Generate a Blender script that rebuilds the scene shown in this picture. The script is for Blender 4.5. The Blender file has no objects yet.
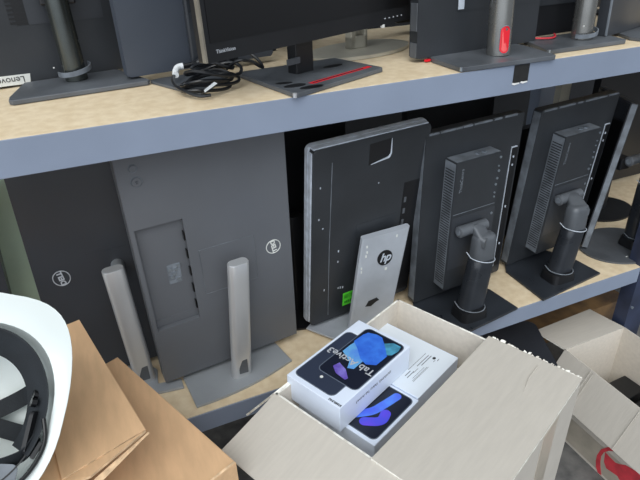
import bpy, bmesh, math, random
from mathutils import Vector, Matrix, Euler
random.seed(7)
R = math.radians
PI = math.pi
scene = bpy.context.scene
COL = scene.collection
ZL, ZU = 0.587, 1.313            # top faces of the two shelf boards

# ------------------------------------------------------------------ materials
def lin(c):
    return tuple((x/255/12.92 if x/255 <= .04045 else ((x/255+.055)/1.055)**2.4) for x in c) + (1,)

def mat(name, rgb, rough=.5, metal=0., var=.0, vscale=6., bump=0., bscale=80., coat=0., spec=.5, rgb2=None, stretch=None, rvar=0.):
    m = bpy.data.materials.new(name); m.use_nodes = True
    nt = m.node_tree; b = nt.nodes['Principled BSDF']
    b.inputs['Roughness'].default_value = rough; b.inputs['Metallic'].default_value = metal
    b.inputs['Coat Weight'].default_value = coat; b.inputs['Specular IOR Level'].default_value = spec
    b.inputs['Base Color'].default_value = lin(rgb)
    tc = nt.nodes.new('ShaderNodeTexCoord'); mp = nt.nodes.new('ShaderNodeMapping')
    nt.links.new(tc.outputs['Object'], mp.inputs['Vector'])
    if stretch: mp.inputs['Scale'].default_value = stretch
    if var or rgb2:
        n = nt.nodes.new('ShaderNodeTexNoise'); n.inputs['Scale'].default_value = vscale; n.inputs['Detail'].default_value = 6
        nt.links.new(mp.outputs[0], n.inputs['Vector'])
        r = nt.nodes.new('ShaderNodeValToRGB'); r.color_ramp.elements[0].position = .35; r.color_ramp.elements[1].position = .68
        a = rgb; c = rgb2 or tuple(min(255, x*(1+var)) for x in rgb)
        if not rgb2: a = tuple(x*(1-var) for x in rgb)
        r.color_ramp.elements[0].color = lin(a); r.color_ramp.elements[1].color = lin(c)
        nt.links.new(n.outputs['Fac'], r.inputs[0]); nt.links.new(r.outputs[0], b.inputs['Base Color'])
    if rvar:
        n3 = nt.nodes.new('ShaderNodeTexNoise'); n3.inputs['Scale'].default_value = 9; n3.inputs['Detail'].default_value = 5
        nt.links.new(tc.outputs['Object'], n3.inputs['Vector'])
        q = nt.nodes.new('ShaderNodeMapRange'); q.inputs['From Min'].default_value = .3; q.inputs['From Max'].default_value = .7
        q.inputs['To Min'].default_value = max(.05, rough-rvar); q.inputs['To Max'].default_value = rough+rvar
        nt.links.new(n3.outputs['Fac'], q.inputs['Value']); nt.links.new(q.outputs[0], b.inputs['Roughness'])
    if bump:
        n2 = nt.nodes.new('ShaderNodeTexNoise'); n2.inputs['Scale'].default_value = bscale; n2.inputs['Detail'].default_value = 3
        nt.links.new(mp.outputs[0], n2.inputs['Vector'])
        bp = nt.nodes.new('ShaderNodeBump'); bp.inputs['Strength'].default_value = bump; bp.inputs['Distance'].default_value = .002
        nt.links.new(n2.outputs['Fac'], bp.inputs['Height']); nt.links.new(bp.outputs[0], b.inputs['Normal'])
    return m

M = {}
M['beam'] = mat('blue_grey_painted_steel', (134,145,164), .36, 0, .03, 5, rvar=.06)
M['upright'] = mat('pale_green_painted_steel', (204,226,202), .5, 0, .05, 5)
M['blue'] = mat('navy_painted_steel', (44,52,74), .45, 0, .15, 12)
M['deck'] = mat('chipboard', (217,196,162), .6, 0, .05, 45, .25, 160, rgb2=(231,213,182))
M['floor'] = mat('grey_concrete', (86,86,86), .9, 0, 0, 14, .8, 60, rgb2=(128,127,124))
M['stained'] = mat('stained_plywood', (66,54,46), .8, 0, 0, 7, .3, 40, rgb2=(150,116,74))
M['wall'] = mat('dark_wall', (26,28,32), .85, 0, .2, 2)
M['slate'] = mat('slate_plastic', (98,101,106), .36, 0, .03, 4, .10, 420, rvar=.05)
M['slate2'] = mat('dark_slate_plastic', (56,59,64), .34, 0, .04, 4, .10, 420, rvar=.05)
M['slate3'] = mat('recess_plastic', (80,83,90), .42, 0, .03, 4)
M['char'] = mat('charcoal_plastic', (47,50,54), .38, 0, .08, 7, .12, 300, rvar=.08)
M['charl'] = mat('light_charcoal_grey', (108,114,121), .5, 0, .15, 25)  # lighter grey than char, for trims, seams and housing faces
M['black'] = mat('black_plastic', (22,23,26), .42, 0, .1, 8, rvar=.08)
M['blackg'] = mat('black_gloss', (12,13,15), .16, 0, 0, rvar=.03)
M['screen'] = mat('screen_glass', (14,14,16), .30)
M['basegrey'] = mat('grey_base_metal', (88,92,97), .42, .1, .12, 8, .1, 120, rvar=.1)
M['basedark'] = mat('dark_base_metal', (46,50,56), .34, .1, .12, 8, rvar=.1)
M['silver'] = mat('brushed_silver', (196,198,200), .30, .45, .03, 20, .1, 300, stretch=(1,1,.05))
M['silverp'] = mat('silver_paint', (158,163,168), .40, .15, .03, 8, rvar=.05)
M['hpsilver'] = mat('satin_silver', (176,182,190), .40, .2, .05, 10, rvar=.06)
M['hpedge'] = mat('scuffed_silver_edge', (186,194,204), .45, 0, .08, 40)
M['gunmetal'] = mat('dark_chrome', (146,146,143), .27, .8, .05, 10, rvar=.04)
M['darkmetal'] = mat('dark_brushed_metal', (84,88,86), .26, .8, .05, 10, rvar=.04)
M['champ'] = mat('champagne_metal', (190,186,172), .35, .3, .05, 10)
M['red'] = mat('red_plastic', (225,28,44), .4)
M['redp'] = mat('red_print', (206,62,72), .7, 0, .08, 30)
M['redcable'] = mat('red_cable', (200,50,60), .5)
M['white'] = mat('white_plastic', (232,236,238), .35)
M['hat'] = mat('white_helmet_shell', (222,229,227), .32, 0, .01, 5, coat=.1)
M['strap'] = mat('black_webbing', (26,31,36), .75, 0, .12, 30, .3, 400)
M['cable'] = mat('black_rubber', (20,22,26), .28)
M['card'] = mat('grey_brown_cardboard', (190,184,174), .85, 0, .014, 120, .18, 260, stretch=(.15,1,.15))
M['cardin'] = mat('cardboard_inside', (212,204,192), .85, 0, .02, 90, .15, 240)
M['cardedge'] = mat('torn_cardboard_edge', (238,232,220), .9, 0, .12, 60, .6, 200)
M['brown'] = mat('brown_cardboard', (212,174,134), .8, 0, .03, 70, .2, 200, stretch=(1,.2,1))
M['brownedge'] = mat('brown_cardboard_edge', (222,190,152), .9, 0, .12, 60)
M['tape'] = mat('clear_brown_tape', (178,169,154), .35, 0, .08, 12)
M['boxwhite'] = mat('white_box_card', (222,232,248), .35, 0, .01, 5, coat=.15)
M['ink'] = mat('grey_ink', (88,92,100), .6)
M['inklight'] = mat('pale_grey_ink', (176,180,186), .6)
M['inkdark'] = mat('dark_ink', (30,32,38), .6)
M['tabback'] = mat('printed_dark_grey', (46,54,72), .35)
M['tabscr'] = mat('printed_near_black', (22,28,44), .3)
M['tabrim'] = mat('printed_rim_grey', (92,102,116), .4)
M['b1'] = mat('printed_sky_blue', (104,170,216), .35, 0, 0, 40, rgb2=(84,136,222))
M['b2'] = mat('printed_royal_blue', (46,96,206), .35, 0, 0, 50, rgb2=(62,124,226))
M['b3'] = mat('printed_teal', (70,140,170), .35, 0, .2, 50)
M['b4'] = mat('printed_purple', (96,74,170), .35, 0, 0, 50, rgb2=(130,120,200))
M['b5'] = mat('printed_violet_blue', (70,80,220), .35, 0, 0, 30, rgb2=(100,70,220))
M['b6'] = mat('printed_bright_blue', (86,140,240), .35, 0, 0, 30, rgb2=(76,104,232))
M['green'] = mat('green_sticker', (96,224,60), .5)
M['greenink'] = mat('dark_green_print', (30,120,34), .5)
M['label'] = mat('white_label', (216,218,214), .5)
M['port'] = mat('metal_port', (170,180,190), .3, .8)
M['portblue'] = mat('pale_blue_port', (150,190,220), .4)
M['tapeblack'] = mat('black_tape', (30,30,30), .6, 0, .2, 60)
M['torn'] = mat('torn_white_paper', (225,225,222), .8)
M['bag'] = mat('black_glossy_plastic', (44,47,54), .32, 0, .1, 8, .6, 14)

# ------------------------------------------------------------------ objects
WM = {}
def thing(name, label, cat, loc, rz=0, group=None):
    o = bpy.data.objects.new(name, None); COL.objects.link(o)
    o.location = loc; o.rotation_euler = (0, 0, rz); o.empty_display_size = .05
    o['label'] = label; o['category'] = cat
    if group: o['group'] = group
    WM[o.name] = Matrix.Translation(loc) @ Matrix.Rotation(rz, 4, 'Z')
    return o

def part(name, bm, m, parent=None, X=None, smooth=False, label=None):
    if X is not None: bm.transform(X)
    W = Matrix.Identity(4)
    if parent is not None:
        W = WM[parent.name]; bm.transform(W.inverted())
    bmesh.ops.recalc_face_normals(bm, faces=bm.faces[:])
    me = bpy.data.meshes.new(name); bm.to_mesh(me); bm.free()
    for p in me.polygons: p.use_smooth = smooth
    if smooth and hasattr(me, 'set_sharp_from_angle'): me.set_sharp_from_angle(angle=R(38))
    ms = m if isinstance(m, (list, tuple)) else [m]
    for x in ms: me.materials.append(M[x] if isinstance(x, str) else x)
    o = bpy.data.objects.new(name, me); COL.objects.link(o)
    if parent is not None: o.parent = parent
    WM[o.name] = W
    if label: o['label'] = label
    return o

def single(name, bm, m, label, cat, group=None, smooth=False, org=None):
    """a thing made of one mesh, origin at its base centre"""
    vs = [v.co for v in bm.verts]
    c = Vector(((min(v.x for v in vs)+max(v.x for v in vs))/2, (min(v.y for v in vs)+max(v.y for v in vs))/2, min(v.z for v in vs)))
    bm.transform(Matrix.Translation(-c))
    o = part(name, bm, m, None, smooth=smooth); o.location = c
    WM[o.name] = Matrix.Translation(c)
    o['label'] = label; o['category'] = cat
    if group: o['group'] = group
    return o

def B(): return bmesh.new()

def box(bm, x0, x1, y0, y1, z0, z1, bev=0., seg=2, X=None):
    vs = bmesh.ops.create_cube(bm, size=1)['verts']
    for v in vs:
        v.co = Vector(((x0+x1)/2+v.co.x*(x1-x0), (y0+y1)/2+v.co.y*(y1-y0), (z0+z1)/2+v.co.z*(z1-z0)))
        if X is not None: v.co = X @ v.co
    if bev:
        es = list({e for v in vs for e in v.link_edges})
        bmesh.ops.bevel(bm, geom=es, offset=bev, segments=seg, affect='EDGES', profile=.5)
    return bm

def rr(x0, x1, y0, y1, r, n=5):
    pts = []
    for cx, cy, a in ((x1-r, y1-r, 0), (x0+r, y1-r, 90), (x0+r, y0+r, 180), (x1-r, y0+r, 270)):
        for k in range(n+1):
            t = R(a+90*k/n); pts.append((cx+r*math.cos(t), cy+r*math.sin(t)))
    return pts

def prism(bm, pts, a, b, axis='z', bev=0., seg=2, X=None, mi=None):
    """polygon extruded: axis z -> pts are xy; axis y -> pts are xz"""
    def co(p, h): return Vector((p[0], p[1], h)) if axis == 'z' else (Vector((p[0], h, p[1])) if axis == 'y' else Vector((h, p[0], p[1])))
    lo = [bm.verts.new(co(p, a)) for p in pts]; hi = [bm.verts.new(co(p, b)) for p in pts]
    n = len(pts); fs = [bm.faces.new(lo[::-1]), bm.faces.new(hi)]
    for i in range(n): fs.append(bm.faces.new((lo[i], lo[(i+1) % n], hi[(i+1) % n], hi[i])))
    if mi is not None:
        for f in fs: f.material_index = mi
    vs = lo+hi
    if bev:
        es = [e for f in fs[:2] for e in f.edges]
        r = bmesh.ops.bevel(bm, geom=es, offset=bev, segments=seg, affect='EDGES', profile=.5)
        if X is not None:
            vs = list({v for v in r['verts']} | {v for v in vs if v.is_valid})
            for v in vs: v.co = X @ v.co
        return bm
    if X is not None:
        for v in vs: v.co = X @ v.co
    return bm

def tube(bm, pts, r, seg=12, sx=1., closed=False, rad=None):
    pts = [Vector(p) for p in pts]; n = len(pts); rings = []
    up = None
    for i, p in enumerate(pts):
        a = pts[i-1] if (i or closed) else p; b = pts[(i+1) % n] if (i < n-1 or closed) else p
        t = (b-a).normalized()
        if up is None:
            up = Vector((0, 0, 1)) if abs(t.z) < .9 else Vector((0, 1, 0))
        s = t.cross(up).normalized(); up = s.cross(t).normalized()
        rk = rad[i] if rad else r
        rings.append([bm.verts.new(p+s*math.cos(2*PI*k/seg)*rk*sx+up*math.sin(2*PI*k/seg)*rk) for k in range(seg)])
    m = n if closed else n-1
    for i in range(m):
        A, C = rings[i], rings[(i+1) % n]
        for k in range(seg): bm.faces.new((A[k], A[(k+1) % seg], C[(k+1) % seg], C[k]))
    if not closed: bm.faces.new(rings[0][::-1]); bm.faces.new(rings[-1])
    return bm

def spline(pts, n=8, closed=False):
    P = [Vector(p) for p in pts]; out = []; m = len(P)
    rng = range(m if closed else m-1)
    for i in rng:
        p0 = P[(i-1) % m] if (closed or i > 0) else P[0]; p1 = P[i]; p2 = P[(i+1) % m]
        p3 = P[(i+2) % m] if (closed or i+2 < m) else P[-1]
        for k in range(n):
            t = k/n
            out.append(.5*((2*p1)+(p2-p0)*t+(2*p0-5*p1+4*p2-p3)*t*t+(3*p1-p0-3*p2+p3)*t**3))
    if not closed: out.append(P[-1])
    return out

def loft(bm, loops, cap=True):
    """loops: lists of 3D points, same count"""
    rs = [[bm.verts.new(Vector(p)) for p in l] for l in loops]; n = len(rs[0])
    for a, b in zip(rs, rs[1:]):
        for k in range(n): bm.faces.new((a[k], a[(k+1) % n], b[(k+1) % n], b[k]))
    if cap: bm.faces.new(rs[0][::-1]); bm.faces.new(rs[-1])
    return bm

def sheet(bm, q, th, nx=1, ny=1, wav=0., mi=0):
    """four corner board with thickness along its normal (q: a b c d around)"""
    q = [Vector(p) for p in q]; nrm = (q[1]-q[0]).cross(q[3]-q[0]).normalized()
    g = []
    for s in (0, 1):
        rows = []
        for j in range(ny+1):
            row = []
            for i in range(nx+1):
                u, v = i/nx, j/ny
                p = q[0]*(1-u)*(1-v)+q[1]*u*(1-v)+q[2]*u*v+q[3]*(1-u)*v
                w = wav*math.sin(3.1*u+1.3)*math.sin(2.7*v+.4) if wav else 0
                row.append(bm.verts.new(p+nrm*(w+(th if s else 0))))
            rows.append(row)
        g.append(rows)
    for s in (0, 1):
        for j in range(ny):
            for i in range(nx):
                r = g[s]; f = bm.faces.new((r[j][i], r[j][i+1], r[j+1][i+1], r[j+1][i])); f.material_index = mi
    def side(a, b, c, d):
        f = bm.faces.new((a, b, c, d)); f.material_index = mi+1
    for i in range(nx):
        side(g[0][0][i], g[0][0][i+1], g[1][0][i+1], g[1][0][i]); side(g[0][ny][i], g[0][ny][i+1], g[1][ny][i+1], g[1][ny][i])
    for j in range(ny):
        side(g[0][j][0], g[0][j+1][0], g[1][j+1][0], g[1][j][0]); side(g[0][j][nx], g[0][j+1][nx], g[1][j+1][nx], g[1][j][nx])
    return bm

def PM(o, rot): return Matrix.Translation(o) @ Euler([R(a) for a in rot], 'XYZ').to_matrix().to_4x4()

def text(name, s, size, X, m, parent, ext=.0003, shear=0., align='CENTER', spacing=1., bold=0., sx=1.):
    """flat lettering; X places its own xy plane"""
    cu = bpy.data.curves.new(name, 'FONT'); cu.body = s; cu.size = size; cu.extrude = ext; cu.shear = shear
    cu.align_x = align; cu.align_y = 'CENTER'; cu.space_character = spacing; cu.offset = bold
    ob = bpy.data.objects.new('tmp_text', cu); COL.objects.link(ob)
    bpy.context.view_layer.update()
    me = bpy.data.meshes.new_from_object(ob.evaluated_get(bpy.context.evaluated_depsgraph_get()))
    bpy.data.objects.remove(ob)
    bm = B(); bm.from_mesh(me); bpy.data.meshes.remove(me)
    bm.transform(Matrix.Diagonal((sx, 1, 1, 1)))
    return part(name, bm, m, parent, X=X)

def onback(x, z, ang=0, off=.0006):
    """text plane on the camera-side (y = -off) face of a panel, x right, z up"""
    return Matrix.Translation((x, -off, z)) @ Matrix.Rotation(R(90), 4, 'X') @ Matrix.Rotation(R(ang), 4, 'Z')

# ------------------------------------------------------------------ setting
def struct(name, bm, m):
    o = part(name, bm, m); o['kind'] = 'structure'; return o
struct('floor', box(B(), -2.2, 4.2, -2.6, 2.2, -.05, 0), 'floor')
struct('wall_back', box(B(), -2.2, 4.2, 1.25, 1.35, 0, 2.3), 'wall')

# ------------------------------------------------------------------ shelving rack
XP = 1.614
rack = thing('shelving_rack', 'blue-grey steel shelving rack with two long beams carrying the rows of monitors', 'shelving rack', (.4, .3, 0))
def beam(z0, z1, y0, y1, x0, x1, m='beam'):
    bm = B()
    if y0 < .3: box(bm, x0, x1, 0, .003, z0, z1+.0015, .0008, 1); box(bm, x0, x1, .003, y1, z0, z1-.016)
    else: box(bm, x0, x1, y0, y1, z0, z1-.016, .002)
    return part('front_beam' if y0 < .3 else 'rear_beam', bm, m, rack)
DK = .62
for z0, z1 in ((1.248, 1.311), (.530, .585)):
    beam(z0, z1, 0, .042, -1.2, XP-.045); beam(z0, z1, DK-.04, DK, -1.2, XP-.045)
    beam(z0, z1, 0, .042, XP+.045, 2.6); beam(z0, z1, DK-.04, DK, XP+.045, 2.6)
def upright(x, y0, m, w=.07, d=.05, holes=True, top=2.1):
    bm = B()
    t = .004
    box(bm, x-w/2, x+w/2, y0, y0+t, 0, top); box(bm, x-w/2, x-w/2+t, y0+t, y0+d, 0, top); box(bm, x+w/2-t, x+w/2, y0+t, y0+d, 0, top)
    o = part('upright', bm, m, rack)
    if holes:
        hb = B()
        for k in range(6):
            hb = B(); tube(hb, [(x-w/2+.012, y0-.004, .14+k*.14), (x-w/2+.012, y0+.001, .14+k*.14)], .005, 10); part('rivet', hb, 'port', o)
    return o
upright(XP, .0, 'blue', .085, top=ZU-.01); upright(XP, DK-.05, 'beam', holes=False, top=ZU-.01)
upright(1.76, DK+.002, 'champ', .05, .04, holes=False, top=1.3)
part('side_brace', box(B(), XP-.012, XP+.012, .05, DK-.05, .43, .46, .002), 'silverp', rack)
tp = B(); box(tp, .915, .958, -.0016, -.0002, 1.272, 1.3095); box(tp, .915, .958, -.0016, .03, 1.3095, 1.3118)
tpo = part('black_tape', tp, 'tapeblack', rack, label='black tape strip folded over the beam edge')
tb = B()
for x0, x1, z in ((.914, .934, 1.270), (.938, .957, 1.271)):
    prism(tb, [(x0, z-.001), (x0+.006, z-.003), (x1, z-.001), (x1, z+.002), (x0+.008, z+.0015), (x0, z+.003)], -.0019, -.0003, 'y')
part('torn_edge', tb, 'torn', tpo)

for nm, z, lab in (('upper', ZU, 'chipboard shelf board on the upper level of the rack'), ('lower', ZL, 'chipboard shelf board on the lower level of the rack')):
    single('shelf_board', box(B(), -1.2, 2.6, .0036, DK, z-.0158, z, .0006, 1), 'deck', lab, 'shelf board')
single('plywood_board', box(B(), .6, 2.3, .33, .562, .002, .10, .003), 'stained', 'brown stained wooden board lying on the ground under the shelving', 'board')

# ------------------------------------------------------------------ monitor pieces
def stadium_col(bm, p0, p1, w0, d0, w1, d1, r=.35, capd=0., rz=0.):
    loops = []
    N = 7
    for k in range(N+1):
        t = k/N; c = Vector(p0).lerp(Vector(p1), t); w = w0+(w1-w0)*t; d = d0+(d1-d0)*t
        s = Matrix.Rotation(rz, 3, 'Z')
        loops.append([c+s @ Vector((x, y, 0)) for x, y in rr(-w/2, w/2, -d/2, d/2, min(w, d)*r, 5)])
    c = Vector(p1); up = (Vector(p1)-Vector(p0)).normalized()
    s = Matrix.Rotation(rz, 3, 'Z')
    loops.append([c+up*.003+s @ Vector((x, y, 0))*.94 for x, y in rr(-w1/2, w1/2, -d1/2, d1/2, min(w1, d1)*r, 5)])
    return loft(bm, loops)

def slab(bm, pts, z0, z1, bev=.0015): return prism(bm, pts, z0, z1, 'z', bev)

def arc_pts(c, rx, ry, a0, a1, n, rz=0):
    out = []
    for k in range(n+1):
        a = R(a0+(a1-a0)*k/n); x, y = rx*math.cos(a), ry*math.sin(a)
        out.append((c[0]+x*math.cos(rz)-y*math.sin(rz), c[1]+x*math.sin(rz)+y*math.cos(rz)))
    return out

def panel_body(w, h, th, r=.006, bev=.0025):
    return prism(B(), rr(-w/2, w/2, 0, h, r), 0, th, 'y', bev)

def screen(w, h, th, t, X, m='screen', mg=.008):
    part('screen', prism(B(), rr(-w/2+mg, w/2-mg, mg, h-mg, .003), th+.0002, th+.0014, 'y'), m, t, X)

def round_logo(t, X, x, z, r, ang, word, m='inklight'):
    bm = B(); tube(bm, [(x+r*math.cos(a), -.0006, z+r*math.sin(a)) for a in [2*PI*k/36 for k in range(36)]], .0012, 6, closed=True)
    lg = part('logo', bm, m, t, X)
    text('logo_lettering', word, r*.86, X @ onback(x, z, ang, .001), m, lg, bold=.0007)

# --- the two big slate monitors with tubular silver stands -------------------------
def dell(label, loc, X, w, h, th, mt, recess, col, base_pts, logo, colw):
    t = thing('monitor', label, 'monitor', loc)
    def outline(x0, x1, z0, z1, par):
        bm = B(); c = [(x0, z0), (x1, z0), (x1, z1), (x0, z1)]
        tube(bm, [(a, -.0007, b) for a, b in c], .0008, 4, closed=True); part('plate_seam', bm, 'charl', par, X)
    bm = B()
    if recess:
        x0, x1, z0, z1 = recess; xs = [-w/2, x0, x1, w/2]; zs = [0, z0, z1, h]
        V = [[bm.verts.new((x, 0, z)) for x in xs] for z in zs]
        D = {}
        for i in (1, 2):
            for j in (1, 2): D[(j, i)] = bm.verts.new((xs[i], .014, zs[j]))
        for j in range(3):
            for i in range(3):
                if (i, j) != (1, 1): bm.faces.new((V[j][i], V[j][i+1], V[j+1][i+1], V[j+1][i]))
        bm.faces.new((D[(1, 1)], D[(1, 2)], D[(2, 2)], D[(2, 1)]))
        ring = [(1, 1), (1, 2), (2, 2), (2, 1)]
        for k in range(4):
            a, b = ring[k], ring[(k+1) % 4]; bm.faces.new((V[a[0]][a[1]], V[b[0]][b[1]], D[b], D[a]))
        bk = [bm.verts.new((x, th, z)) for x, z in ((-w/2, 0), (w/2, 0), (w/2, h), (-w/2, h))]
        bm.faces.new(bk)
        bot = V[0]; top = V[3]; lf = [V[j][0] for j in range(4)]; rt = [V[j][3] for j in range(4)]
        bm.faces.new(bot+[bk[1], bk[0]]); bm.faces.new(top+[bk[2], bk[3]]); bm.faces.new(lf+[bk[3], bk[0]]); bm.faces.new(rt+[bk[2], bk[1]])
        body = part('back_cover', bm, mt, t, X)
        bm = B()
        for k in range(5): part('side_port', box(B(), x1-.0036, x1-.0004, .002, .012, z0+.03+k*.048, z0+.052+k*.048), 'blackg', body, X)
        bm = B(); box(bm, x0+.052, x0+.082, .0132, .0142, (z0+z1)/2-.028, (z0+z1)/2+.024)
        stk = part('port_sticker', bm, 'charl', body, X)
        bm = B()
        for a, b in ((.054, .010), (.068, .006), (.056, -.012), (.070, -.02), (.062, -.004), (.074, .016)):
            box(bm, x0+a, x0+a+.009, .0118, .0133, (z0+z1)/2+b-.003, (z0+z1)/2+b+.006)
        part('port_cluster', bm, 'port', stk, X)
        bm = B(); box(bm, x0+.004, x0+.098, .0125, .0142, z0+.004, z0+.022)
        part('cable_sill', bm, mt, body, X)
        bm = B()
        for bx, bz, br in ((-.149, .582, .0085), (-.147, .552, .0115)):
            bm = B(); tube(bm, [(bx, .001, bz), (bx, -.0025, bz)], br*.86, 20); part('button', bm, 'slate', body, X, smooth=True)
            bm = B(); tube(bm, [(bx+br*math.cos(R(a)), -.0008, bz+br*math.sin(R(a))) for a in range(0, 360, 15)], .0009, 6, closed=True); part('button_ring', bm, 'charl', body, X, smooth=True)
        for bx, bz, br in ((-.147, .552, .007),):
            text('power_mark', 'rS', .009, X @ onback(bx, bz, 80, .0028), 'inkdark', body)
        outline(-.046, .088, .228, .353, part('vesa_plate', prism(B(), rr(-.046, .088, .228, .353, .002), -.0008, .001, 'y', .0006), mt, t, X))
    else:
        part('back_cover', prism(B(), rr(-w/2, w/2, 0, h, .003), 0, th, 'y', .002), mt, t, X)
        part('vesa_plate', prism(B(), rr(-.075, .075, .20, .33, .002), -.0008, .001, 'y', .0006), mt, t, X)
    screen(w, h, th, t, X)
    round_logo(t, X, *logo)
    (p0, p1) = col
    cl = part('stand_column', stadium_col(B(), p0, p1, colw, colw*.62, colw*.96, colw*.60, .42, rz=R(8)), 'silver', t, smooth=True)
    up = (Vector(p1)-Vector(p0)).normalized()
    bm = B(); tube(bm, [Vector(p1)+Vector((.01, .01, -.035)), Vector(p1)+Vector((.012, (X @ Vector((0, 0, .28))).y-p1[1]+.001, -.05))], .016, 16)
    part('mounting_arm', bm, 'silverp', t, smooth=True)
    part('base', prism(B(), base_pts, ZL+.001, ZL+.008, 'z', .002), 'silverp', t)
    bm = B(); c = Vector(p0).lerp(Vector(p1), .10)
    box(bm, c.x-.011, c.x+.013, c.y-colw*.31-.0015, c.y-colw*.31+.004, c.z-.02, c.z+.022, .001)
    part('cable_slot', bm, 'basegrey', cl)
    return t

X2 = PM((.224, .136, .612), (2.5, -1.1, 4.3))
fr = [(.094, .023)] + [(.094+(.363-.094)*k/8, .023+(.078-.023)*k/8-.014*math.sin(PI*k/8)) for k in range(1, 8)] + [(.363, .078)]
dell('large slate-grey monitor turned upright with a sunken port recess, behind a silver tube stand', (.225, .1, ZL), X2, .368, .625, .045, 'slate',
     (-.174, -.070, .165, .444), ((.227, .088, ZL+.008), (.248, .070, .935)), fr+[(.345, .178), (.31, .215), (.12, .175), (.085, .138)], (.136, .304, .0185, -80, 'DELL', 'label'), .052)
X1 = PM((-.009, .232, .612), (-5.4, .5, -2.6))
b1 = [(-.13, .165)] + [(-.13+.208*k/8, .165-.060*k/8-.012*math.sin(PI*k/8)) for k in range(1, 8)] + [(.080, .103), (.080, .137), (.02, .142), (.03, .20), (.0, .25), (-.12, .27)]
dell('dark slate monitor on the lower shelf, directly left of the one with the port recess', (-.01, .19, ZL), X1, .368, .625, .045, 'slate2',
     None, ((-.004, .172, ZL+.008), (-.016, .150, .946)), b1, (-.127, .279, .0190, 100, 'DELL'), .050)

# partly seen panel at the far left
t = thing('monitor', 'dark panel with a small white sticker, at the left photo edge of the lower shelf', 'monitor', (-.42, .33, ZL))
XL = PM((-.438, .262, .61), (1, 4.5, 0))
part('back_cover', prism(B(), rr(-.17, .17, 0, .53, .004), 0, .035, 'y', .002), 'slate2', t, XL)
screen(.34, .53, .035, t, XL)
part('sticker', box(B(), .13, .158, -.001, 0, .20, .225), 'label', t, XL)
part('base', prism(B(), rr(-.55, -.29, .16, .36, .02), ZL+.001, ZL+.008, 'z', .002), 'basedark', t)
part('stand_column', stadium_col(B(), (-.41, .245, ZL+.008), (-.41, .24, .80), .04, .025, .04, .025), 'basedark', t, smooth=True)

single('green_board', box(B(), -.46, -.12, .352, .364, ZL+.001, 1.20, .002), 'upright', 'pale green board standing on the lower shelf at the left, a strip of it showing', 'board')
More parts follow.
